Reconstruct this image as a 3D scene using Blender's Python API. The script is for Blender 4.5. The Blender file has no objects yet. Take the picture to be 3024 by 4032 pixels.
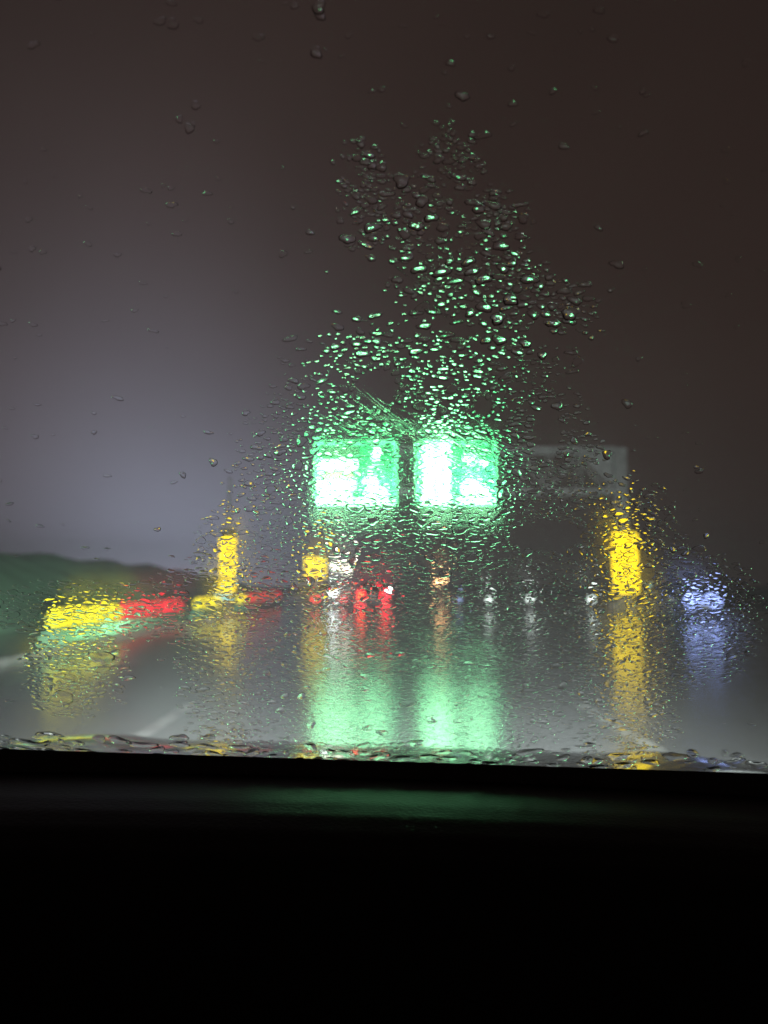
import bpy, bmesh, math, random
import numpy as np
from mathutils import Vector, Matrix
random.seed(7); rng = np.random.default_rng(11)
R = math.radians
S = bpy.context.scene
C = S.collection

# ------------------------------------------------------------------ camera
F = 2900.0                       # focal length in photo pixels (3024 x 4032)
EYE = Vector((0, 0, 1.4))
PITCH = math.atan(284 / F)
cam = bpy.data.cameras.new('camera'); co = bpy.data.objects.new('camera', cam); C.objects.link(co)
cam.sensor_fit = 'VERTICAL'; cam.sensor_height = 24; cam.lens = F / 4032 * 24
cam.clip_start = .02; cam.clip_end = 3000
co.location = EYE; co.rotation_euler = (R(90) + PITCH, 0, 0)
cam.dof.use_dof = True; cam.dof.focus_distance = .74; cam.dof.aperture_fstop = 2.5
S.camera = co

# ------------------------------------------------------------------ sky and light
S.view_settings.view_transform = 'Standard'; S.view_settings.look = 'None'
S.view_settings.exposure = 0; S.view_settings.gamma = 1
w = bpy.data.worlds.new("World"); S.world = w; w.use_nodes = True
N = w.node_tree.nodes; L = w.node_tree.links; N.clear()
def wn(t, **k):
    n = N.new(t)
    for a, b in k.items(): setattr(n, a, b)
    return n
def mth(op, a, b=None, c=None, clamp=False):
    n = wn('ShaderNodeMath', operation=op); n.use_clamp = clamp
    for i, v in enumerate((a, b, c)):
        if v is None: continue
        if isinstance(v, (int, float)): n.inputs[i].default_value = v
        else: L.new(v, n.inputs[i])
    return n.outputs[0]
out = wn('ShaderNodeOutputWorld')
sky = wn('ShaderNodeTexSky', sky_type='NISHITA'); sky.sun_disc = False
sky.sun_elevation = R(-9); sky.sun_rotation = R(-15)
bg0 = wn('ShaderNodeBackground'); bg0.inputs[1].default_value = .05; L.new(sky.outputs[0], bg0.inputs[0])
tc = wn('ShaderNodeTexCoord'); sep = wn('ShaderNodeSeparateXYZ'); L.new(tc.outputs['Generated'], sep.inputs[0])
X, Y, Z = sep.outputs
az = mth('ARCTAN2', X, Y)                       # azimuth from straight ahead
el = mth('ARCSINE', Z)
def lobe(a0, e0, sa, se, amp):
    da = mth('DIVIDE', mth('SUBTRACT', az, R(a0)), R(sa)); de = mth('DIVIDE', mth('SUBTRACT', el, R(e0)), R(se))
    q = mth('ADD', mth('MULTIPLY', da, da), mth('MULTIPLY', de, de))
    return mth('MULTIPLY', mth('EXPONENT', mth('MULTIPLY', q, -1)), amp)
mist = wn('ShaderNodeTexNoise'); mist.inputs['Scale'].default_value = 2.2; mist.inputs['Detail'].default_value = 3
L.new(tc.outputs['Generated'], mist.inputs['Vector'])
mf = mth('MULTIPLY_ADD', mist.outputs[0], .5, .75)
cool = mth('ADD', lobe(-18, -1, 13, 17, .155), lobe(-14, -2, 9, 9, .27))
warm = mth('ADD', lobe(-22, 6, 22, 25, .038), .0)
def addc(*terms):
    prev = None
    for fac, col in terms:
        v = wn('ShaderNodeVectorMath', operation='SCALE'); v.inputs[0].default_value = col
        L.new(mth('MULTIPLY', fac, mf), v.inputs['Scale'])
        if prev is None: prev = v.outputs[0]
        else:
            a = wn('ShaderNodeVectorMath', operation='ADD'); L.new(prev, a.inputs[0]); L.new(v.outputs[0], a.inputs[1]); prev = a.outputs[0]
    return prev
base = mth('ADD', mth('MULTIPLY', lobe(-5, 0, 38, 36, 1), .014), .015)
bg1 = wn('ShaderNodeBackground'); bg1.inputs[1].default_value = 1
L.new(addc((cool, (.82, .91, 1.30)), (warm, (1.14, .92, .98)), (base, (1.45, .90, .80))), bg1.inputs[0])
ad = wn('ShaderNodeAddShader'); L.new(bg0.outputs[0], ad.inputs[0]); L.new(bg1.outputs[0], ad.inputs[1]); L.new(ad.outputs[0], out.inputs[0])

cy = S.cycles
cy.max_bounces = 12; cy.transmission_bounces = 8; cy.transparent_max_bounces = 24; cy.glossy_bounces = 4; cy.diffuse_bounces = 2
cy.volume_bounces = 0
cy.sample_clamp_indirect = 6; cy.use_denoising = True; cy.blur_glossy = .3

# ------------------------------------------------------------------ helpers
def ray(x, y):
    u = (x - 1512) / F; v = (2016 - y) / F
    return Vector((u, math.cos(PITCH) - v * math.sin(PITCH), math.sin(PITCH) + v * math.cos(PITCH)))
def at(x, y, D):
    d = ray(x, y); return EYE + d * (D / d.y)
def mat(name, col, rough=.6, metal=0, emit=None, es=0, ior=1.45, coat=0, noise=None, bump=None, spec=.5):
    m = bpy.data.materials.new(name); m.use_nodes = True
    n = m.node_tree.nodes; l = m.node_tree.links; b = n['Principled BSDF']
    b.inputs['Base Color'].default_value = (*col, 1); b.inputs['Roughness'].default_value = rough
    b.inputs['Metallic'].default_value = metal; b.inputs['IOR'].default_value = ior; b.inputs['Coat Weight'].default_value = coat
    b.inputs['Specular IOR Level'].default_value = spec
    if emit: b.inputs['Emission Color'].default_value = (*emit, 1); b.inputs['Emission Strength'].default_value = es
    c = n.new('ShaderNodeTexCoord')
    if noise:
        sc, amt = noise
        t = n.new('ShaderNodeTexNoise'); t.inputs['Scale'].default_value = sc; t.inputs['Detail'].default_value = 6
        l.new(c.outputs['Object'], t.inputs['Vector'])
        r = n.new('ShaderNodeValToRGB')
        r.color_ramp.elements[0].position = .3; r.color_ramp.elements[1].position = .7
        r.color_ramp.elements[0].color = (*[x * (1 - amt) for x in col], 1); r.color_ramp.elements[1].color = (*[x * (1 + amt) for x in col], 1)
        l.new(t.outputs[0], r.inputs[0]); l.new(r.outputs[0], b.inputs['Base Color'])
    if bump:
        sc, st = bump
        t = n.new('ShaderNodeTexNoise'); t.inputs['Scale'].default_value = sc; t.inputs['Detail'].default_value = 5
        l.new(c.outputs['Object'], t.inputs['Vector'])
        q = n.new('ShaderNodeBump'); q.inputs['Strength'].default_value = st; q.inputs['Distance'].default_value = .02
        l.new(t.outputs[0], q.inputs['Height']); l.new(q.outputs[0], b.inputs['Normal'])
    return m
def lamp(name, col, s):
    """a lit plastic lens or LED face, cell pattern inside"""
    m = mat(name, tuple(min(.8, c) for c in col), .4, emit=col, es=s)
    n = m.node_tree.nodes; l = m.node_tree.links; b = n['Principled BSDF']
    c = n.new('ShaderNodeTexCoord'); t = n.new('ShaderNodeTexVoronoi'); t.inputs['Scale'].default_value = 5.5
    l.new(c.outputs['Object'], t.inputs['Vector'])
    q = n.new('ShaderNodeMapRange'); q.inputs[1].default_value = 0; q.inputs[2].default_value = .7; q.inputs[3].default_value = s * 1.6; q.inputs[4].default_value = s * .4
    l.new(t.outputs['Distance'], q.inputs[0]); l.new(q.outputs[0], b.inputs['Emission Strength'])
    return m
def link(name, bm, m, parent=None, smooth=False):
    me = bpy.data.meshes.new(name); bm.to_mesh(me); bm.free()
    for a in (m if isinstance(m, (list, tuple)) else [m]): me.materials.append(a)
    if smooth: me.shade_smooth()
    o = bpy.data.objects.new(name, me); C.objects.link(o)
    if parent: o.parent = parent
    return o
def tag(o, label=None, cat=None, group=None, kind=None):
    for k, v in (('label', label), ('category', cat), ('group', group), ('kind', kind)):
        if v: o[k] = v
    return o
def thing(name, loc, label, cat, group=None, rz=0):
    o = bpy.data.objects.new(name, None); C.objects.link(o); o.location = loc; o.rotation_euler = (0, 0, rz); o.empty_display_size = .2
    return tag(o, label, cat, group)
def bx(bm, c, s, bev=0, rot=None):
    M = Matrix.Translation(c) @ (rot.to_4x4() if rot else Matrix()) @ Matrix.Diagonal((*s, 1))
    g = bmesh.ops.create_cube(bm, size=1, matrix=M)
    if bev:
        es = list({e for v in g['verts'] for e in v.link_edges})
        bmesh.ops.bevel(bm, geom=es, offset=bev, segments=2, affect='EDGES')
def cyl(bm, a, b, r, r2=None, seg=14):
    a, b = Vector(a), Vector(b); d = b - a
    M = Matrix.Translation((a + b) / 2) @ d.to_track_quat('Z', 'Y').to_matrix().to_4x4()
    bmesh.ops.create_cone(bm, cap_ends=True, segments=seg, radius1=r, radius2=r if r2 is None else r2, depth=d.length, matrix=M)
def ball(bm, c, s, seg=14):
    bmesh.ops.create_uvsphere(bm, u_segments=seg, v_segments=seg // 2 + 1, radius=1, matrix=Matrix.Translation(c) @ Matrix.Diagonal((*s, 1)))
def box(name, c, s, m, parent=None, bev=0, rot=None):
    bm = bmesh.new(); bx(bm, c, s, bev, rot); return link(name, bm, m, parent)
def rod(name, a, b, r, m, parent=None, r2=None, seg=14):
    bm = bmesh.new(); cyl(bm, a, b, r, r2, seg); return link(name, bm, m, parent)
def orb(name, c, s, m, parent=None):
    bm = bmesh.new(); ball(bm, c, s); return link(name, bm, m, parent, True)
def copy_tree(o, parent=None):
    c = o.copy(); C.objects.link(c); c.parent = parent
    for ch in [x for x in bpy.data.objects if x.parent == o]: copy_tree(ch, c)
    return c
def grid(name, fn, nu, nv, m, parent=None, kind=None, smooth=True):
    bm = bmesh.new(); V = [[bm.verts.new(fn(i / nu, j / nv)) for j in range(nv + 1)] for i in range(nu + 1)]
    for i in range(nu):
        for j in range(nv): bm.faces.new((V[i][j], V[i + 1][j], V[i + 1][j + 1], V[i][j + 1]))
    bmesh.ops.recalc_face_normals(bm, faces=bm.faces)
    o = link(name, bm, m, parent, smooth)
    if kind: o['kind'] = kind
    return o

# ------------------------------------------------------------------ materials
steel = mat('galvanised_steel', (.27, .26, .26), .5, .2, noise=(3, .25))
dark = mat('dark_paint', (.03, .03, .032), .45, noise=(6, .3))
black = mat('black_plastic', (.012, .012, .013), .6, bump=(90, .3))
concrete = mat('wet_concrete', (.20, .20, .19), .22, noise=(4, .35), bump=(9, .25), coat=.4)
sign_lit_foot = mat('concrete_green_reflection', (.10, .26, .17), .2, noise=(5, .35), bump=(9, .25), coat=.4)  # green reflection of the signs put into the concrete's base colour
rubber = mat('rubber', (.02, .02, .02), .7)
grassm = mat('wet_grass', (.15, .29, .20), .5, noise=(.9, .3), bump=(7, 1))
soil = mat('wet_ground', (.035, .033, .028), .55, noise=(.5, .4), bump=(4, .6))
yellow_l = lamp('amber_lens', (1, .66, .004), 2.3)
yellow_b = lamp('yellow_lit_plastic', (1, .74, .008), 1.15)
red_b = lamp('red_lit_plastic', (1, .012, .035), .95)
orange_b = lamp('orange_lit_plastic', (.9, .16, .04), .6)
white_l = lamp('white_lens', (1, .93, .74), 7)
cool_l = lamp('cool_white_lens', (.92, .97, 1), 12)
dim_l = lamp('dim_white_lens', (.75, .85, .8), 2.6)
blue_l = lamp('blue_white_lens', (.33, .42, 1), 3.4)
teal_l = lamp('teal_lens', (.3, .62, .62), 1.5)
orange_l = lamp('sodium_lens', (1, .5, .22), 16)
tail_l = lamp('red_tail_lens', (1, .01, .03), 6)
core_l = lamp('amber_core', (1, .22, .01), 5)
glass_d = mat('dark_glass', (.01, .01, .012), .05)
car_dark = mat('dark_car_paint', (.03, .03, .035), .25, .2, coat=.6)
car_grey = mat('grey_car_paint', (.2, .19, .19), .3, .2, coat=.5)
plate_m = mat('number_plate', (.5, .5, .5), .4)

# wet asphalt: fine bump, puddled gloss
def asphalt():
    m = mat('wet_asphalt', (.042, .042, .044), .2, ior=1.45)
    n = m.node_tree.nodes; l = m.node_tree.links; b = n['Principled BSDF']
    c = n.new('ShaderNodeTexCoord')
    t = n.new('ShaderNodeTexNoise'); t.inputs['Scale'].default_value = .35; t.inputs['Detail'].default_value = 6; l.new(c.outputs['Object'], t.inputs['Vector'])
    q = n.new('ShaderNodeMapRange'); q.inputs[1].default_value = .35; q.inputs[2].default_value = .68; q.inputs[3].default_value = .10; q.inputs[4].default_value = .20
    l.new(t.outputs[0], q.inputs[0]); l.new(q.outputs[0], b.inputs['Roughness'])
    f = n.new('ShaderNodeTexNoise'); f.inputs['Scale'].default_value = 60; f.inputs['Detail'].default_value = 3; l.new(c.outputs['Object'], f.inputs['Vector'])
    bp = n.new('ShaderNodeBump'); bp.inputs['Strength'].default_value = .25; bp.inputs['Distance'].default_value = .004
    l.new(f.outputs[0], bp.inputs['Height']); l.new(bp.outputs[0], b.inputs['Normal'])
    # rougher strip added to dull the red barriers' reflection in the road
    sp = n.new('ShaderNodeSeparateXYZ'); l.new(c.outputs['Object'], sp.inputs[0])
    def M(op, a, b):
        k = n.new('ShaderNodeMath'); k.operation = op; k.use_clamp = False
        for i, v in enumerate((a, b)):
            if isinstance(v, (int, float)): k.inputs[i].default_value = v
            else: l.new(v, k.inputs[i])
        return k.outputs[0]
    gx = M('DIVIDE', M('ADD', sp.outputs[0], M('MULTIPLY', sp.outputs[1], .285)), .8); gy = M('DIVIDE', M('SUBTRACT', sp.outputs[1], 13.5), 7)
    gg = M('EXPONENT', M('MULTIPLY', M('ADD', M('MULTIPLY', gx, gx), M('POWER', M('ABSOLUTE', gy, 0), 4)), -1), 0)
    l.new(M('ADD', M('MULTIPLY', gg, .6), q.outputs[0]), b.inputs['Roughness'])
    r = n.new('ShaderNodeValToRGB'); r.color_ramp.elements[0].color = (.045, .045, .048, 1); r.color_ramp.elements[1].color = (.08, .08, .08, 1)
    l.new(t.outputs[0], r.inputs[0]); l.new(r.outputs[0], b.inputs['Base Color'])
    return m
asph = asphalt()
def paint():
    m = mat('worn_white_paint', (.55, .55, .52), .3)
    n = m.node_tree.nodes; l = m.node_tree.links; b = n['Principled BSDF']
    c = n.new('ShaderNodeTexCoord'); t = n.new('ShaderNodeTexNoise'); t.inputs['Scale'].default_value = 7; t.inputs['Detail'].default_value = 8
    l.new(c.outputs['Object'], t.inputs['Vector'])
    r = n.new('ShaderNodeValToRGB'); r.color_ramp.elements[0].position = .38; r.color_ramp.elements[1].position = .62
    r.color_ramp.elements[0].color = (.07, .07, .07, 1); r.color_ramp.elements[1].color = (.21, .21, .20, 1)
    l.new(t.outputs[0], r.inputs[0]); l.new(r.outputs[0], b.inputs['Base Color'])
    return m
white_p = paint()

# ------------------------------------------------------------------ setting
def gnd(u, v):
    return Vector((-450 + 900 * u, -40 + 560 * v, -.02))
grid('ground', gnd, 8, 8, soil, kind='structure')
grid('road', lambda u, v: Vector((-6.6 + 26.6 * u, -10 + 420 * v, 0)), 6, 40, asph, kind='structure')
for s, x0 in (('lane_line_left', -2.25), ('lane_line_right', 2.3)):
    bm = bmesh.new()
    for k in range(0, 14):
        y0 = 3.2 + k * 9
        ln = 5.2 if k else 5.6
        vs = [bm.verts.new((x0 + a, b, .004)) for a, b in ((-.08, y0), (.08, y0), (.08, y0 + ln), (-.08, y0 + ln))]
        bm.faces.new(vs)
    o = link('lane_marking', bm, white_p); o['kind'] = 'structure'
# raised kerb island under the barriers, then the verge and the grass bank
bm = bmesh.new(); bx(bm, (-8.3, 130, .05), (3.4, 250, .14), .02); o = link('kerb', bm, concrete); o['kind'] = 'structure'
def bank(u, v):
    y = 6 + 88 * v
    h = float(np.interp(y, (6, 18, 30, 46, 66, 82, 94), (2.9, 2.75, 2.6, 2.5, 1.85, 1.0, .5)))
    x = -10 - 26 * u
    hh = h * min(1, (u * 26) / 4.2) ** .8
    return Vector((x, y, hh + .12 * math.sin(y * .9 + x) * min(1, u * 5) + .05))
grid('embankment', bank, 40, 60, grassm, kind='structure')

# ------------------------------------------------------------------ gantry
GD = 39.0
pl = at(900, 2405, GD); pr = at(2455, 2405, GD)
ztop = at(1500, 1765, GD).z; zlow = at(1500, 1945, GD).z
gl = at(1225, 1800, GD).x; W_ = pr.x - gl
g = thing('cantilever_gantry', (pr.x, GD, 0), 'grey steel cantilever gantry whose truss arm reaches out from the right post', 'gantry')
bm = bmesh.new(); bx(bm, (0, 0, ztop / 2), (.66, .66, ztop), .04)
for k in range(5): bx(bm, (0, -.35, .9 + k * 1.9), (.7, .05, .12))
p = link('post', bm, steel, g)
box('footing', (0, 0, .25), (1.3, 1.3, .5), concrete, p, .06)
for z in (ztop - .15, zlow + .1):
    for yy in (-.5, .5): box('chord', (-W_ / 2 - .17, yy, z), (W_ - .33, .24, .26), steel, g, .02)
n = 10; st = (W_ - .8) / n
for yy in (-.5, .5):
    bm = bmesh.new()
    for k in range(n):
        a = -W_ + .2 + k * st; z0, z1 = zlow + .25, ztop - .3
        if k % 2: z0, z1 = z1, z0
        cyl(bm, (a, yy, z0), (a + st, yy, z1), .06, seg=8)
        cyl(bm, (a, yy, zlow + .2), (a, yy, ztop - .25), .05, seg=8)
    link('lattice', bm, steel, g)
bm = bmesh.new()
vs = [bm.verts.new((-.34, y, z)) for y in (-.02, .02) for z in (ztop - 2.0, ztop - .3)] + [bm.verts.new((-2.0, y, ztop - .3)) for y in (-.02, .02)]
a, b, c, d, e, f = vs
for q in ((a, b, e), (c, f, d), (a, e, f, c), (b, d, f, e), (a, c, d, b)): bm.faces.new(q)
bmesh.ops.recalc_face_normals(bm, faces=bm.faces)
link('corner_gusset', bm, steel, g)

# ------------------------------------------------------------------ the two green LED signs
def led(name, col, s):
    m = bpy.data.materials.new(name); m.use_nodes = True
    n = m.node_tree.nodes; l = m.node_tree.links; b = n['Principled BSDF']
    b.inputs['Base Color'].default_value = (.02, .02, .02, 1); b.inputs['Emission Color'].default_value = (*col, 1)
    c = n.new('ShaderNodeTexCoord'); v = n.new('ShaderNodeVectorMath'); v.operation = 'SCALE'; v.inputs['Scale'].default_value = 16
    l.new(c.outputs['Object'], v.inputs[0]); fr = n.new('ShaderNodeVectorMath'); fr.operation = 'FRACTION'; l.new(v.outputs[0], fr.inputs[0])
    sb = n.new('ShaderNodeVectorMath'); sb.operation = 'SUBTRACT'; sb.inputs[1].default_value = (.5, .5, .5); l.new(fr.outputs[0], sb.inputs[0])
    sp = n.new('ShaderNodeSeparateXYZ'); l.new(sb.outputs[0], sp.inputs[0])
    cb = n.new('ShaderNodeCombineXYZ'); l.new(sp.outputs[0], cb.inputs[0]); l.new(sp.outputs[2], cb.inputs[2])
    ln = n.new('ShaderNodeVectorMath'); ln.operation = 'LENGTH'; l.new(cb.outputs[0], ln.inputs[0])
    mr = n.new('ShaderNodeMapRange'); mr.inputs[1].default_value = .3; mr.inputs[2].default_value = .5; mr.inputs[3].default_value = s * 1.4; mr.inputs[4].default_value = s * .35
    l.new(ln.outputs['Value'], mr.inputs[0]); l.new(mr.outputs[0], b.inputs['Emission Strength'])
    return m
K = 2.0
led_green = led('led_green', (.02, .95, .22), .75 * K)
led_deep = led('led_deep_green', (.01, .55, .12), .22 * K)
led_teal = led('led_teal', (.03, .9, .45), .65 * K)
led_white = led('led_white', (.32, 1, .46), 8.5 * K)
led_cream = led('led_cream', (.9, .95, .4), .7 * K)
led_edge = led('led_edge', (.14, 1, .36), 3.4 * K)
def sign(x0, y0, x1, y1, label, cells):
    D = GD - .75
    a, b = at(x0, y1, D), at(x1, y0, D)
    cx, cz, W, H = (a.x + b.x) / 2, (a.z + b.z) / 2, b.x - a.x, b.z - a.z
    r = thing('led_sign', (cx, D, a.z), label, 'led sign', 'green LED signs hung on the gantry')
    def px(x, y): q = at(x, y, D); return (q.x - cx, q.z - a.z)
    box('housing', (0, .16, H / 2), (W + .16, .3, H + .16), dark, r, .02)
    s = box('screen', (0, -.01, H / 2), (W, .03, H), led_green, r)
    for k in (-1, 1): box('bracket', (k * W * .3, .38, H / 2 + .3), (.12, .16, H * .9), steel, r)
    fb = bmesh.new()
    for c_, s_ in (((0, -.032, .05), (W, .01, .1)), ((0, -.032, H - .05), (W, .01, .1)), ((-W / 2 + .05, -.032, H / 2), (.1, .01, H - .2)), ((W / 2 - .05, -.032, H / 2), (.1, .01, H - .2))): bx(fb, c_, s_)
    link('lit_border', fb, led_edge, s)
    depth = {led_deep: -.031, led_teal: -.031, led_cream: -.04, led_white: -.044}
    by = {}
    for i, (m, shp) in enumerate(cells): by.setdefault(m.name + (str(i) if m is led_deep else ''), []).append((m, shp))
    nm = {'led_deep_green': 'dim_cell', 'led_teal': 'teal_cells', 'led_white': 'glyphs', 'led_cream': 'pale_stripe'}
    for k, lst in by.items():
        bm = bmesh.new(); m = lst[0][0]
        for j, (_, shp) in enumerate(lst):
            if shp[0] == 'r':
                (p, q), (u, v) = px(shp[1], shp[4]), px(shp[3], shp[2])
                bx(bm, ((p + u) / 2, depth[m] - j * .0006, (q + v) / 2), (u - p, .008, v - q))
            elif shp[0] == 'e':
                p, q = px(shp[1], shp[2]); rx = shp[3] * .0134; rz = shp[4] * .0134
                bmesh.ops.create_cone(bm, cap_ends=True, segments=18, radius1=1, radius2=1, depth=.008,
                    matrix=Matrix.Translation((p, depth[m] - j * .0006, q)) @ Matrix.Diagonal((rx, 1, rz, 1)) @ Matrix.Rotation(R(90), 4, 'X'))
            else:
                pts = [px(shp[i], shp[i + 1]) for i in range(1, len(shp), 2)]
                f = [bm.verts.new((p, depth[m] - j * .0006, q)) for p, q in pts]; bm.faces.new(f)
        link(nm[m.name], bm, m, s)
    return r
sign(1240, 1740, 1560, 1988, 'left green LED sign with wide white bars at its lower left', [
    (led_deep, ('r', 1262, 1755, 1418, 1800)), (led_teal, ('r', 1410, 1868, 1550, 1955)), (led_deep, ('r', 1500, 1755, 1545, 1790)),
    (led_white, ('r', 1250, 1816, 1405, 1846)), (led_cream, ('r', 1262, 1856, 1392, 1884)), (led_white, ('r', 1250, 1896, 1398, 1926)), (led_white, ('r', 1256, 1938, 1380, 1958)),
    (led_white, ('e', 1482, 1790, 17, 26)), (led_white, ('e', 1458, 1900, 27, 19)), (led_white, ('e', 1482, 1942, 44, 22)),
    (led_white, ('r', 1250, 1966, 1550, 1984))])
sign(1640, 1740, 1950, 1988, 'right green LED sign with two tall white strokes on its left half', [
    (led_teal, ('r', 1700, 1880, 1722, 1955)), (led_teal, ('r', 1780, 1835, 1945, 1960)), (led_deep, ('r', 1835, 1755, 1890, 1785)), (led_deep, ('r', 1905, 1760, 1940, 1790)),
    (led_white, ('r', 1668, 1752, 1702, 1975)), (led_white, ('r', 1724, 1752, 1768, 1975)), (led_white, ('r', 1660, 1955, 1775, 1984)), (led_white, ('r', 1702, 1836, 1724, 1870)),
    (led_white, ('e', 1850, 1812, 26, 18)), (led_white, ('e', 1905, 1825, 14, 12)), (led_white, ('e', 1855, 1925, 38, 32)), (led_white, ('e', 1905, 1945, 24, 22)), (led_white, ('r', 1800, 1966, 1945, 1980))])

# ------------------------------------------------------------------ amber light columns on the posts
t = thing('warning_light_column', (pl.x, GD - .42, at(900, 2320, GD).z), 'slender pole with a stack of four yellow warning lamps, left of the signs', 'warning light')
z0 = t.location.z
box('backing_board', (0, 0, 1.55), (.85, .06, 3.3), dark, t)
rod('pole', (0, .14, -z0), (0, .14, at(900, 1880, GD).z - z0), .08, steel, t); box('base_plate', (0, .14, -z0 + .03), (.5, .5, .06), steel, t)
for yy in (2140, 2192, 2246, 2306):
    q = at(900, yy, GD).z - z0
    h = box('lamp_box', (0, -.11, q), (.86, .16, .62 if yy < 2300 else .72), yellow_l, t, .05)
    box('visor', (0, -.13, q + .34), (.9, .2, .03), dark, h)
t = thing('warning_light_column', (pr.x, GD - .42, at(900, 2338, GD).z), 'wide unbroken yellow light column on the right gantry post', 'warning light')
z1 = at(900, 2098, GD).z - t.location.z
box('backing_board', (0, 0, z1 / 2), (1.46, .06, z1 + .1), dark, t)
bm = bmesh.new(); bx(bm, (0, -.12, z1 / 2), (1.36, .18, z1), .08); link('light_panel', bm, yellow_l, t)
bm = bmesh.new()
for k in range(1, 6): bx(bm, (0, -.225, z1 * k / 6), (1.38, .02, .03))
link('guard_bars', bm, dark, t)

# ------------------------------------------------------------------ plastic barrier blocks on the kerb island
def barrier(kind, m):
    r = thing('barrier_block', (0, 0, 0), 'x', 'barrier')
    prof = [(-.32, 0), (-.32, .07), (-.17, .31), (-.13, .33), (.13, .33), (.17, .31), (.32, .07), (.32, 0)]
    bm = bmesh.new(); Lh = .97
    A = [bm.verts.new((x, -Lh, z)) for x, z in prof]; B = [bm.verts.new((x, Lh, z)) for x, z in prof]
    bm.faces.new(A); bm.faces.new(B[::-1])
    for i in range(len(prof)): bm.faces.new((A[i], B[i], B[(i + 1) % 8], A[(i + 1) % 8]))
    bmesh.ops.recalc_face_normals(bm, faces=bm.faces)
    link('concrete_foot', bm, sign_lit_foot, r)
    bm = bmesh.new(); bx(bm, (0, 0, .53), (.26, 1.9, .33), .06); link('body', bm, m, r)
    bm = bmesh.new(); bx(bm, (0, 0, .74), (.16, 1.5, .05), .02); link('top_rib', bm, m, r)
    for k in (-.5, .5): box('recess', (.131, k, .53), (.012, .5, .18), m, r, .004)
    return r
protos = {'yellow': barrier('yellow', yellow_b), 'red': barrier('red', red_b), 'orange': barrier('orange', orange_b)}
seq = ['yellow'] * 2 + ['red'] * 3 + ['gap'] + ['yellow'] * 2 + ['gap', 'gap'] + ['yellow'] + ['red', 'orange', 'red', 'orange', 'orange', 'red']
wordn = ['first', 'second', 'third', 'fourth', 'fifth', 'sixth', 'seventh', 'eighth', 'ninth', 'tenth', 'eleventh', 'twelfth', 'thirteenth', 'fourteenth']
used = set(); idx = 0
for i, kd in enumerate(seq):
    if kd == 'gap': continue
    o = protos[kd] if kd not in used else copy_tree(protos[kd]); used.add(kd)
    o.location = (-7.0, 16.6 + i * 2.0, .12)
    tag(o, f'{kd} lit barrier block on the left kerb, {wordn[idx]} in the row counted from the nearest', 'barrier', 'lit barrier blocks along the left kerb')
    idx += 1

# ------------------------------------------------------------------ cars
def car(loc, rz, label, body_m, front=False, lights=None, lens=None, h=1.5):
    r = thing('parked_car' if front else 'car', loc, label, 'car', rz=rz)
    # side profile (y along length, rear at y = -2.2), lofted over the width with tumblehome
    low = [(-2.2, .35), (-2.24, .62), (-2.18, .95), (-1.9, 1.0), (-.2, .98), (.9, .95), (1.9, .82), (2.2, .62), (2.22, .35)]
    def loft(prof, wf, name, m, par):
        bm = bmesh.new(); rows = []
        for t in (-1, -.94, .94, 1):
            rows.append([bm.verts.new((t * wf(z), y * (1 if abs(t) < .99 else .985), z if abs(t) < .99 else (z - .02 if z > .5 else z + .02))) for y, z in prof])
        nn = len(prof)
        for i in range(3):
            for j in range(nn): bm.faces.new((rows[i][j], rows[i][(j + 1) % nn], rows[i + 1][(j + 1) % nn], rows[i + 1][j]))
        bm.faces.new(rows[0]); bm.faces.new(rows[3][::-1]); bmesh.ops.recalc_face_normals(bm, faces=bm.faces)
        return link(name, bm, m, par)
    body = loft(low, lambda z: .9, 'body', body_m, r)
    cabin = [(-1.95, .99), (-1.55, h - .12), (-1.2, h), (.1, h), (.45, h - .1), (1.15, .96)]
    loft(cabin, lambda z: .86 - .22 * max(0, z - .95) / .5, 'cabin', glass_d, r)
    roof = [(-1.5, h - .04), (-1.2, h + .015), (.1, h + .015), (.42, h - .05)]
    loft(roof, lambda z: .66, 'roof', body_m, r)
    for sx in (-1, 1):
        for yy in (-1.35, 1.4):
            wv = rod('wheel', (sx * .92, yy, .33), (sx * .72, yy, .33), .33, rubber, r, seg=20)
            rod('rim', (sx * .935, yy, .33), (sx * .9, yy, .33), .19, steel, wv)
        box('mirror', (sx * .99, .75, 1.0), (.16, .1, .12), body_m, r, .02)
    e = 2.24 if front else -2.25
    sg = 1 if front else -1
    box('bumper', (0, sg * 2.25, .42), (1.7, .12, .24), dark, r, .03)
    box('number_plate', (0, sg * 2.32, .55 if front else .66), (.46, .02, .13), plate_m, r)
    return r, e, sg
D1 = 43.0
c1 = at(1466, 2405, D1)
r, e, sg = car((c1.x, D1 + 2.2, 0), 0, 'dark car stopped under the left green sign with two round red tail lights', car_dark)
for s in (-1, 1):
    x = at(1420 if s < 0 else 1516, 2345, D1)
    t = orb('tail_light', (x.x - c1.x, -2.27, at(0, 2345, D1).z), (.26, .08, .34), tail_l, r)
    if s < 0: orb('bulb_core', (x.x - c1.x + .01, -2.34, at(0, 2345, D1).z), (.1, .03, .15), core_l, t)
    box('lower_reflector', (x.x - c1.x + s * .02, -2.32, at(0, 2386, D1).z), (.5, .03, .12), tail_l, r, .01)
box('centre_brake_light', (.35, -1.9, 1.38), (.3, .04, .05), tail_l, r)
c2 = at(1296, 2410, D1 + 1)
r, e, sg = car((c2.x, D1 + 3.2, 0), 0, 'grey car left of the dark car, bright white lamp between its tail lights', car_grey)
for px_ in (1243, 1347):
    x = at(px_, 2360, D1 + 1); orb('tail_light', (x.x - c2.x, -2.27, x.z), (.26, .07, .17), tail_l, r)
x = at(1312, 2332, D1 + 1); orb('work_lamp', (x.x - c2.x, -2.3, x.z), (.24, .1, .24), cool_l, r)
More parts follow.
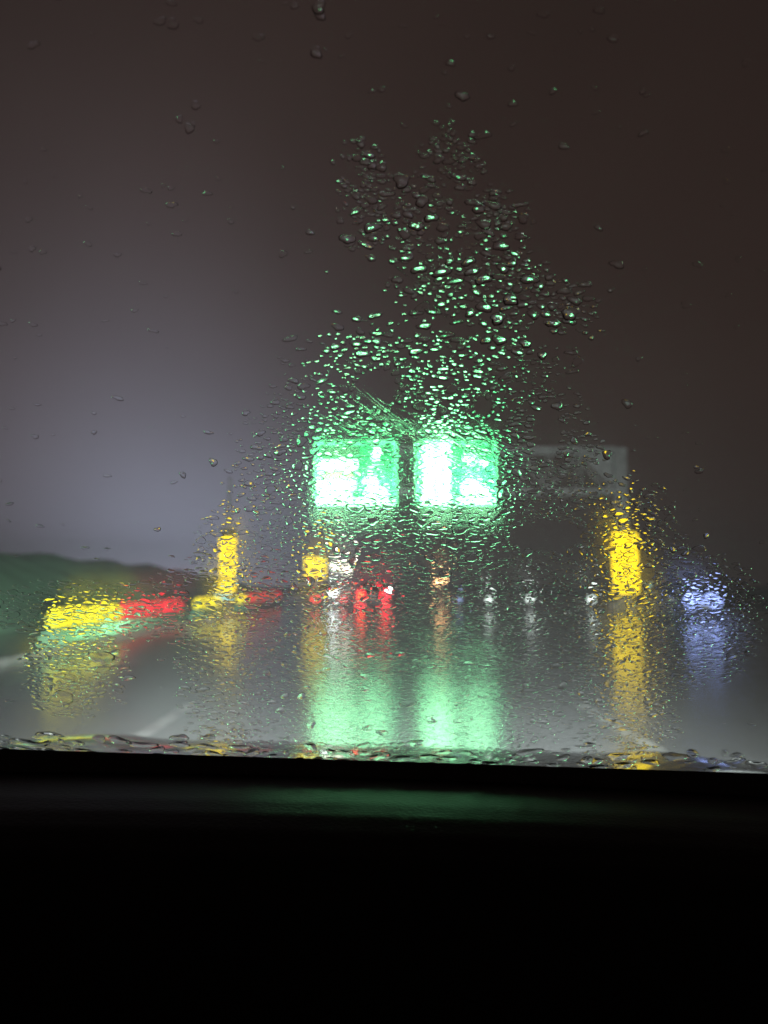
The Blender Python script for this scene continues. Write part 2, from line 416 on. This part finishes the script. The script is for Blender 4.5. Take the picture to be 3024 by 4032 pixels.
# oncoming van at the right, headlamps blue-white
D3 = 29.0; c3 = at(2770, 2445, D3)
r, e, sg = car((c3.x, D3 + 2.2, 0), R(180), 'dark car facing the camera at the far right with blue-white headlights', car_dark, True, h=1.48)
for s in (-1, 1):
    orb('headlight', (s * .38, 2.24, at(0, 2366, D3).z), (.38, .08, .3), blue_l, r)
    box('fog_light', (s * .5, 2.33, .42), (.22, .02, .08), blue_l, r)

# ------------------------------------------------------------------ lamps and small lit signs
def pole_light(name, x, y, ybase, D, label, cat, headfn, group=None, pole=True):
    b = at(x, ybase, D); z = at(x, y, D).z
    r = thing(name, (b.x, D, 0), label, cat, group)
    if pole:
        rod('pole', (0, 0, 0), (0, 0, z - .1), .06, steel, r); box('base_plate', (0, 0, .03), (.3, .3, .05), steel, r)
    headfn(r, z); return r
def boxsign(r, z):
    box('housing', (0, .1, z), (1.3, .2, 1.25), dark, r, .03); box('lit_face', (0, -.02, z), (1.2, .04, 1.15), yellow_l, r, .01)
pole_light('lit_box_sign', 1240, 2236, 2400, 41, 'square yellow lit box sign on a pole below the left green sign', 'sign', boxsign)
def flood(r, z):
    for i, (dx, dz) in enumerate(((-.28, .1), (.33, -.12))):
        h = box('lamp_housing', (dx, .1, z + dz), (.62, .2, .6), dark, r, .05)
        orb('lens', (dx, -.02, z + dz), (.26, .06, .26), white_l, h)
    box('cross_arm', (0, .12, z + .45), (1.1, .08, .08), steel, r)
pole_light('floodlight', 1340, 2236, 2400, 41.2, 'pair of warm white floodlights on a pole right of the yellow box sign', 'floodlight', flood)
def street(r, z):
    q = box('lamp_head', (0, -.2, z), (.5, .8, .16), dark, r, .04); orb('lens', (.05, -.25, z - .08), (.34, .3, .13), orange_l, q); orb('lens', (-.3, -.25, z - .3), (.2, .18, .12), orange_l, q)
pole_light('street_lamp', 1738, 2280, 2375, 52, 'orange lamp on a post below the right green sign', 'street lamp', street)
def dimlamp(r, z): orb('lens', (0, 0, z - .02), (.17, .12, .2), dim_l, r)
for x, y, lab in ((1925, 2362, 'dim white bollard lamp below the right edge of the right green sign'), (2088, 2356, 'dim white bollard lamp second from the right gantry post'), (2330, 2358, 'dim white bollard lamp closest to the right gantry post')):
    rr = pole_light('bollard_lamp', x, y, 2405, 39.5, lab, 'bollard', dimlamp, 'bollard lamps across the road')
    if x > 2000:
        rr.scale = (1.35, 1.35, 1.0)
def bluelamp(r, z): orb('lens', (0, 0, z), (.16, .1, .16), blue_l2, r)
blue_l2 = lamp('dim_blue_lens', (.35, .42, .8), .9)
pole_light('marker_light', 1808, 2362, 2402, 41, 'small dim blue marker light under the orange lamp', 'marker light', bluelamp)
def tealbox(r, z): box('lit_face', (0, -.02, z), (.9, .04, .36), teal_l, r, .01); box('housing', (0, .06, z), (.96, .12, .42), dark, r, .02)
pole_light('lit_notice_board', 2580, 2312, 2405, 38, 'teal lit notice board right of the right gantry post', 'sign', tealbox)
pole_light('lit_notice_board', 880, 2352, 2405, 38, 'teal lit notice board at the foot of the stack of four yellow lamps', 'sign', tealbox)

# ------------------------------------------------------------------ own car: windscreen, bonnet, cowl, dashboard
ROLL = R(1.8)
own = thing('own_car', (0, 0, 0), 'black interior and wet bonnet of the car the view is taken from', 'car')
own.matrix_world = Matrix.Translation((0, 0, 1.2)) @ Matrix.Rotation(ROLL, 4, 'Y') @ Matrix.Translation((0, 0, -1.2))
OWN = own.matrix_world.copy()
# windscreen plane (own-car frame): through (0, .9, 1.19), slope 35 deg
SL = R(57); G0 = Vector((0, .90, 1.188)); GN = Vector((0, math.sin(SL), math.cos(SL))); GV = Vector((0, -math.cos(SL), math.sin(SL)))
FOG = .08    # share of the pane under a thin damp film that scatters light by a few degrees
def glass_mat():
    m = bpy.data.materials.new('windscreen_glass'); m.use_nodes = True
    n = m.node_tree.nodes; l = m.node_tree.links; n.clear()
    o = n.new('ShaderNodeOutputMaterial'); mx = n.new('ShaderNodeMixShader'); tr = n.new('ShaderNodeBsdfTransparent'); gl = n.new('ShaderNodeBsdfGlossy')
    tr.inputs[0].default_value = (.97, .985, .975, 1); gl.inputs['Roughness'].default_value = .02
    fr = n.new('ShaderNodeFresnel'); 
    ge = n.new('ShaderNodeNewGeometry'); io = n.new('ShaderNodeMapRange'); io.inputs[3].default_value = 1.3; io.inputs[4].default_value = 1 / 1.3
    l.new(ge.outputs['Backfacing'], io.inputs[0]); l.new(io.outputs[0], fr.inputs[0])
    l.new(fr.outputs[0], mx.inputs[0]); rf = n.new('ShaderNodeBsdfRefraction'); rf.inputs['Roughness'].default_value = .45; rf.inputs['IOR'].default_value = 1.05
    m2 = n.new('ShaderNodeMixShader'); m2.inputs[0].default_value = FOG; l.new(tr.outputs[0], m2.inputs[1]); l.new(rf.outputs[0], m2.inputs[2]); l.new(m2.outputs[0], mx.inputs[1]); l.new(gl.outputs[0], mx.inputs[2]); l.new(mx.outputs[0], o.inputs[0])
    return m
bm = bmesh.new()
W2 = .86; T = .005; Lg = 1.0
vs = []
for off in (0, -T):
    for u, v in ((-W2, 0), (W2, 0), (W2 * .93, Lg), (-W2 * .93, Lg)):
        vs.append(bm.verts.new(G0 + Vector((u, 0, 0)) + GV * v + GN * off))
for f in ((0, 1, 2, 3), (7, 6, 5, 4), (0, 4, 5, 1), (1, 5, 6, 2), (2, 6, 7, 3), (3, 7, 4, 0)): bm.faces.new([vs[i] for i in f])
bmesh.ops.recalc_face_normals(bm, faces=bm.faces)
link('windscreen', bm, glass_mat(), own)
bonnet_m = mat('wet_bonnet_paint', (.012, .012, .013), .12, coat=.8, bump=(38, .25))
def bonnet(u, v):
    x = (-1 + 2 * u) * .9; y = 1.15 + 1.05 * v; t = y - 1.15
    z = 1.131 - .085 * t - .16 * t * t - .03 * abs(x) ** 3
    if t > .42: z -= .5 * (t - .42) ** 2
    z += .01 * math.exp(-((abs(x) - .55) / .08) ** 2)
    return Vector((x, y, z))
grid('bonnet', bonnet, 60, 30, bonnet_m, own)
def cowl(u, v):
    x = (-1 + 2 * u) * .95
    pts = [(1.16, 1.112), (1.12, 1.095), (1.0, 1.1), (.915, 1.177), (.905, 1.188), (.89, 1.193), (.88, 1.160)]
    i = min(5, int(v * 6)); f = v * 6 - i; a, b = pts[i], pts[i + 1]
    return Vector((x, a[0] + (b[0] - a[0]) * f, a[1] + (b[1] - a[1]) * f))
grid('cowl', cowl, 20, 12, black, own)
dash_m = mat('dashboard_vinyl', (.008, .008, .008), .46, spec=.14, bump=(220, .08))
def dash(u, v):
    x = (-1 + 2 * u) * .85
    pts = [(.885, 1.175), (.80, 1.181), (.75, 1.184), (.715, 1.1825), (.685, 1.177), (.655, 1.165), (.62, 1.135), (.57, .8), (.5, .3)]
    i = min(7, int(v * 8)); f = v * 8 - i; a, b = pts[i], pts[i + 1]
    return Vector((x, a[0] + (b[0] - a[0]) * f - .02 * x * x, a[1] + (b[1] - a[1]) * f - .03 * x * x))
grid('dashboard', dash, 30, 32, dash_m, own)
# one wiper parked along the cowl
bm = bmesh.new(); cyl(bm, (-.62, 1.0, 1.135), (.3, .955, 1.155), .006, seg=8); w_ = link('wiper', bm, black, own)
bm = bmesh.new(); bx(bm, (-.16, .95, 1.158), (.74, .012, .012), .003); link('wiper_blade', bm, rubber, w_)
bm = bmesh.new(); cyl(bm, (-.66, 1.03, 1.10), (-.66, 1.03, 1.14), .022); link('wiper_pivot', bm, black, w_)
# headlights of the own car
for s in (-1, 1):
    ld = bpy.data.lights.new('headlight_beam', 'SPOT'); ld.energy = 17000; ld.color = (.90, 1, .97); ld.spot_size = R(95); ld.spot_blend = 1; ld.shadow_soft_size = .12
    lo = bpy.data.objects.new('headlight_beam', ld); C.objects.link(lo); lo.location = (s * .65, 2.25, .72); lo.rotation_euler = (R(83), 0, R(9 if s < 0 else -9))
    lo.parent = own

# ------------------------------------------------------------------ rain drops on the windscreen
wm = bpy.data.materials.new('rain_water'); wm.use_nodes = True
n = wm.node_tree.nodes; l = wm.node_tree.links; n.clear()
o_ = n.new('ShaderNodeOutputMaterial'); gb = n.new('ShaderNodeBsdfGlass'); gb.inputs['IOR'].default_value = 1.33; gb.inputs['Roughness'].default_value = 0
l.new(gb.outputs[0], o_.inputs[0])
INV = OWN.inverted()
def hit(x, y):
    """photo pixel -> (u, v) on the windscreen's outer face, and distance"""
    o = INV @ EYE; d = INV.to_3x3() @ ray(x, y)
    t = (G0 - o).dot(GN) / d.dot(GN); p = o + d * t
    return (p - G0).x, (p - G0).dot(GV), t * d.length
SEG, RING = 14, 5
ang = np.arange(SEG) * 2 * np.pi / SEG
def drop_mesh(rx, rv, H, skew, rot, kind='drop'):
    """local verts (u, v, h) of one drop: RING rings + apex, flat back"""
    rr = np.array([1, .86, .68, .46, .23]); k = 1 + .2 * np.sin(ang * 2 + rng.uniform(0, 6.3)) + .14 * np.sin(ang * 3 + rng.uniform(0, 6.3)) + .08 * np.sin(ang * 5 + rng.uniform(0, 6.3))
    us = np.concatenate([np.outer(rr, np.cos(ang) * k).ravel(), [0]]); vs = np.concatenate([np.outer(rr, np.sin(ang) * k).ravel(), [-.1]])
    rad = np.concatenate([np.repeat(rr, SEG), [0]])
    if kind == 'ring': h = np.exp(-((rad - .78) / .16) ** 2) * .8 * (rad < .99)
    elif kind == 'soft': h = (1 - rad ** 2) ** 1.9 * (np.clip((1.3 - vs) / 2.3, 0, 1)) ** .4
    else:
        h = (1 - rad ** 2) ** .75 * (np.clip((1.15 - vs) / 2.15, 0, 1)) ** skew * 1.35
    c, s = math.cos(rot), math.sin(rot)
    U = us * rx; V = vs * rv
    return np.stack([U * c - V * s, U * s + V * c, h * H + .00015], 1)
faces_q = []
for r_ in range(RING - 1):
    for i in range(SEG): faces_q.append((r_ * SEG + i, r_ * SEG + (i + 1) % SEG, (r_ + 1) * SEG + (i + 1) % SEG, (r_ + 1) * SEG + i))
ap = RING * SEG
tri = [((RING - 1) * SEG + i, (RING - 1) * SEG + (i + 1) % SEG, ap) for i in range(SEG)]
NV = ap + 1
def build_drops(name, drops, origin=False):
    nd = len(drops)
    loc = np.concatenate([drop_mesh(*d[2:]) for d in drops]).reshape(nd, NV, 3)
    uv = np.array([[d[0], d[1]] for d in drops])
    if not origin: loc[:, :, :2] += uv[:, None, :]
    B = np.array([[1, 0, 0], list(GV), list(GN)])
    P = loc.reshape(-1, 3) @ B + (0 if origin else np.array(G0))
    q = np.array(faces_q)[:, ::-1]; t = np.array(tri)[:, ::-1]; bk = np.arange(SEG)
    lv, ls, lt, sm = [], [], [], []
    pat_v = np.concatenate([q.ravel(), t.ravel(), bk]); pat_t = np.concatenate([np.full(len(q), 4), np.full(len(t), 3), [SEG]])
    sm_p = np.concatenate([np.ones(len(q) + len(t), bool), [False]])
    lv = (pat_v[None] + (np.arange(nd) * NV)[:, None]).ravel(); lt = np.tile(pat_t, nd); ls = np.concatenate([[0], np.cumsum(lt)[:-1]])
    me = bpy.data.meshes.new(name); me.vertices.add(len(P)); me.vertices.foreach_set('co', P.astype(np.float32).ravel())
    me.loops.add(len(lv)); me.loops.foreach_set('vertex_index', lv.astype(np.int32))
    me.polygons.add(len(lt)); me.polygons.foreach_set('loop_start', ls.astype(np.int32)); me.polygons.foreach_set('use_smooth', np.tile(sm_p, nd))
    me.update(calc_edges=True); me.materials.append(wm)
    o = bpy.data.objects.new(name, me); C.objects.link(o)
    o.matrix_world = OWN if not origin else OWN @ Matrix.Translation(G0 + Vector((uv[0][0], 0, 0)) + GV * uv[0][1])
    return o
def el_(x, y, cx, cy, rx, ry): return math.sqrt(((x - cx) / rx) ** 2 + ((y - cy) / ry) ** 2)
BLOBS = [(1650, 1880, 640, 560, 1), (1640, 2560, 620, 480, 1), (900, 2540, 190, 480, .9), (2455, 2460, 270, 520, 1), (500, 2400, 620, 110, .9),
         (290, 2640, 190, 170, .9), (2200, 2360, 800, 110, .8), (2770, 2430, 210, 230, 1), (1250, 2250, 330, 200, 1), (800, 2290, 170, 60, 1), (2150, 1900, 180, 350, .35),
         (1440, 780, 90, 190, .6), (1640, 840, 130, 150, .55), (1790, 620, 120, 110, .45), (1730, 1110, 170, 100, .8), (1950, 900, 120, 130, .6),
         (1980, 1120, 200, 110, .8), (2080, 1210, 150, 90, .7), (2250, 1220, 90, 90, .8), (1990, 1400, 250, 60, .6), (1600, 1420, 400, 70, .35)]
HOLES = [(1482, 1530, 82, 74), (1902, 1602, 32, 34), (2150, 2110, 150, 62), (2528, 2195, 32, 30), (2556, 2258, 34, 30), (2420, 2390, 42, 32), (780, 2320, 45, 40), (2150, 1700, 60, 120)]
from mathutils import noise
def dens(x, y):
    if any(el_(x, y, *h) < 1 for h in HOLES): return 0
    d = .004
    for cx, cy, rx, ry, a in BLOBS:
        e = el_(x, y, cx, cy, rx, ry); w_ = .85 if cy < 1430 else .45; d = max(d, a * min(1, max(0, (1 + w_ * .45 - e) / w_)))
    n_ = noise.noise(Vector((x / 75, y / 55, 3.1))) + .5 * noise.noise(Vector((x / 28, y / 22, 7)))
    return d * min(1, max(0, (.55 if y < 1700 else .9) + 1.1 * n_))
# drops never overlap: a hash of what already sits on the glass (photo pixels, wide radius, tall radius)
CELL = 60; taken = {}
def free(x, y, rx, ry, slack=.86):
    i, j = int(x // CELL), int(y // CELL)
    for a in (-1, 0, 1):
        for b in (-1, 0, 1):
            for X_, Y_, RX, RY in taken.get((i + a, j + b), ()):
                if ((x - X_) / (rx + RX)) ** 2 + ((y - Y_) / (ry + RY)) ** 2 < slack ** 2: return False
    taken.setdefault((i, j), []).append((x, y, rx, ry)); return True
# the larger drops, each its own object
big = []
def addbig(x, y, r, hh=.3, kind='drop', fl=1.0):
    if not free(x, y, r * fl, r * (.9 if kind == 'drop' else .7)): return
    u, v, dist = hit(x, y); s = dist / F
    big.append((u, v, r * s * fl, r * s * (1.0 if kind == 'drop' else .8), r * s * hh, random.uniform(1.9, 2.6) if y < 1700 else 1.0, random.uniform(-.2, .3), kind))
for x, y, r in ((1465, 652, 15), (1580, 712, 26), (1660, 792, 22), (1690, 804, 18), (1605, 845, 16), (1698, 858, 20), (1465, 896, 24), (1368, 942, 22), (1640, 892, 20), (1520, 930, 12),
                (1735, 950, 16), (1885, 822, 20), (1982, 858, 14), (1970, 970, 22), (1845, 1030, 20), (1770, 1030, 16), (2015, 1036, 18), (1980, 1056, 20), (2083, 1100, 24), (1905, 1100, 24),
                (1860, 1070, 20), (1740, 1070, 26), (1650, 1060, 22), (2010, 1180, 26), (1905, 1210, 24), (1960, 1255, 26), (2245, 1235, 28), (2180, 1275, 20), (2100, 1240, 18), (2180, 1305, 12),
                (1965, 1340, 22), (1990, 1360, 20), (2068, 1355, 18), (2135, 1400, 16), (1670, 1265, 8), (2330, 1330, 10), (770, 415, 14), (745, 505, 16), (705, 470, 12), (680, 95, 16), (630, 85, 14),
                (1255, 30, 20), (1262, 60, 16), (1245, 208, 18), (1820, 380, 18), (2020, 410, 12), (1240, 200, 9), (1775, 250, 12), (2470, 1590, 20), (2755, 1855, 14), (2740, 1840, 9), (2390, 1790, 20), (2315, 1710, 12),
                (2780, 2110, 12), (2700, 2180, 14), (2650, 2165, 14), (2230, 1790, 12), (840, 1820, 18), (860, 1830, 12), (720, 1870, 14), (370, 1703, 10), (935, 2010, 12), (1010, 2018, 12), (620, 2085, 12)):
    addbig(x, y, r * .85, random.uniform(.9, 1.5) if x > 1150 and y < 1450 else .35, fl=1.5 if y < 1450 else 1.2)
for x, y, r in ((1400, 2000, 32), (1985, 1945, 34), (1815, 2080, 38), (1665, 1210, 26), (255, 2745, 34), (400, 2590, 42), (1905, 2740, 20), (2400, 2690, 22), (1605, 2770, 26)):
    addbig(x, y, r, .03, 'soft' if y > 2500 else 'ring')
for k in range(34):     # chain of drops round the two dry discs
    a = k / 34 * 6.28; addbig(1482 + random.uniform(86, 104) * math.cos(a), 1530 + random.uniform(78, 98) * math.sin(a), random.uniform(8, 16), .22)
for k in range(12): addbig(1902 + 42 * math.cos(k * .524), 1602 + 44 * math.sin(k * .524), random.uniform(7, 12), .2)
while len(big) < 296:   # water gathered along the foot of the glass, then scattered heavier drops
    if len(big) < 210: x = random.uniform(0, 3024); addbig(x, 2940 + x * .02 + random.gauss(0, 20), random.uniform(8, 24), random.uniform(.05, .16), 'soft', fl=random.uniform(1, 2.4))
    else:
        x, y = random.uniform(1050, 2300), random.uniform(1400, 2900)
        if not any(el_(x, y, *h) < 1.1 for h in HOLES) and not (1215 < x < 1975 and 1700 < y < 2020): addbig(x, y, random.uniform(12, 22), .09, 'drop' if y < 2300 else 'soft')
small = []
for size, tries in ((13, 5000), (10, 14000), (7.5, 36000), (5.5, 60000)):
    for _ in range(tries):
        px_, py_ = random.uniform(-40, 3070), random.uniform(-40, 3010)
        if random.random() > dens(px_, py_): continue
        up = py_ < 1400
        r_ = size * random.uniform(.85, 1.15) * (1.25 if up else 1)
        wx, wy = r_ * random.uniform(1.1, 1.9), r_ * random.uniform(.6, .95)
        if not free(px_, py_, wx, wy): continue
        u, v, dist = hit(px_, py_); s = dist / F
        calm = py_ > 2650 and 1150 < px_ < 2000
        k = 1
        if py_ < 1720: k = 1 + 4.0 * min(1, (1720 - py_) / 420)      # proud beads high on the glass, flatter lower down
        if px_ < 1150 and py_ < 2000: k = 1.5
        if 1215 < px_ < 1975 and 1715 < py_ < 2010: k = .3             # flattened in front of the signs so their lit faces show through
        elif 1020 < px_ < 2260 and py_ > 2020: k = .8 - .42 * min(1, (py_ - 2020) / 250)
        elif py_ > 2050: k = .5
        if px_ > 2620: k = .3
        if px_ < 860 and 2200 < py_ < 2520: k = .24
        H = r_ * s * (.04 if calm else random.uniform(.07, .2)) * k
        small.append((u, v, wx * s, wy * s, H, random.uniform(1.8, 2.8) if py_ < 1700 else random.uniform(.6, 1.5), random.uniform(-.25, .25)) + (('soft',) if py_ > 2380 + random.uniform(0, 150) else ()))
tag(build_drops('fine_raindrops', small), 'fine rain drops spread over the outside of the windscreen', 'raindrops', kind='stuff')
for b in big:
    o = build_drops('raindrop', [b[:7] + (b[7],)], True)
    tag(o, 'large clear rain drop clinging to the outside of the windscreen', 'raindrop', 'larger rain drops on the windscreen')
# thin wiper smears: long shallow ridges of water
bm = bmesh.new()
def ridge(xa, ya, xb, yb, wd, h):
    P = []
    for k in range(9):
        t = k / 8; x = xa + (xb - xa) * t; y = ya + (yb - ya) * t + 14 * math.sin(t * 3.1)
        u, v, d = hit(x, y); P.append((u, v, wd * d / F * math.sin(.35 + 2.6 * t)))
    prev = None
    for u, v, ww in P:
        q = [bm.verts.new(G0 + Vector((u + a * ww * .5, 0, 0)) + GV * (v + a * ww) + GN * (.0005 + b)) for a, b in ((-1, 0), (0, h), (1, 0))]
        if prev:
            for i in range(2): bm.faces.new((prev[i], prev[i + 1], q[i + 1], q[i]))
            bm.faces.new((prev[2], prev[0], q[0], q[2]))
        else: bm.faces.new(q)
        prev = q
    bm.faces.new(prev[::-1])
for k in range(46):
    x = random.uniform(1180, 1850); y = 1540 + (x - 1180) * .22 + random.uniform(-70, 60); ln = random.uniform(120, 380)
    ridge(x, y, x + ln, y + ln * .55, random.uniform(1.2, 2.6), random.uniform(.00001, .00004))
for k in range(14):
    x = random.uniform(1450, 1800); y = 950 + (x - 1450) * .75 + random.uniform(-10, 60); ln = random.uniform(80, 220)
    ridge(x, y, x + ln, y + ln * .7, random.uniform(3, 7), random.uniform(.00001, .00003))
for k in range(10):
    x = 1380 + random.uniform(0, 40); y = 1500 + random.uniform(0, 60); ridge(x, y, x + 260, y + 190, 1.6, .00003)
bmesh.ops.recalc_face_normals(bm, faces=bm.faces)
o = link('wiper_smears', bm, wm, None, False); o.matrix_world = OWN
tag(o, 'fine diagonal water smears left by the wiper above the green signs', 'water smears', kind='stuff')

# ------------------------------------------------------------------ misty night air
bm = bmesh.new(); bx(bm, (0, 245, 14.5), (960, 620, 33))
hm = bpy.data.materials.new('mist'); hm.use_nodes = True
n = hm.node_tree.nodes; l = hm.node_tree.links; n.clear()
o_ = n.new('ShaderNodeOutputMaterial'); pv = n.new('ShaderNodeVolumePrincipled')
pv.inputs['Color'].default_value = (.85, .87, .9, 1); pv.inputs['Density'].default_value = .0014; pv.inputs['Anisotropy'].default_value = .3
l.new(pv.outputs[0], o_.inputs['Volume'])
o = link('haze', bm, hm); o['kind'] = 'stuff'
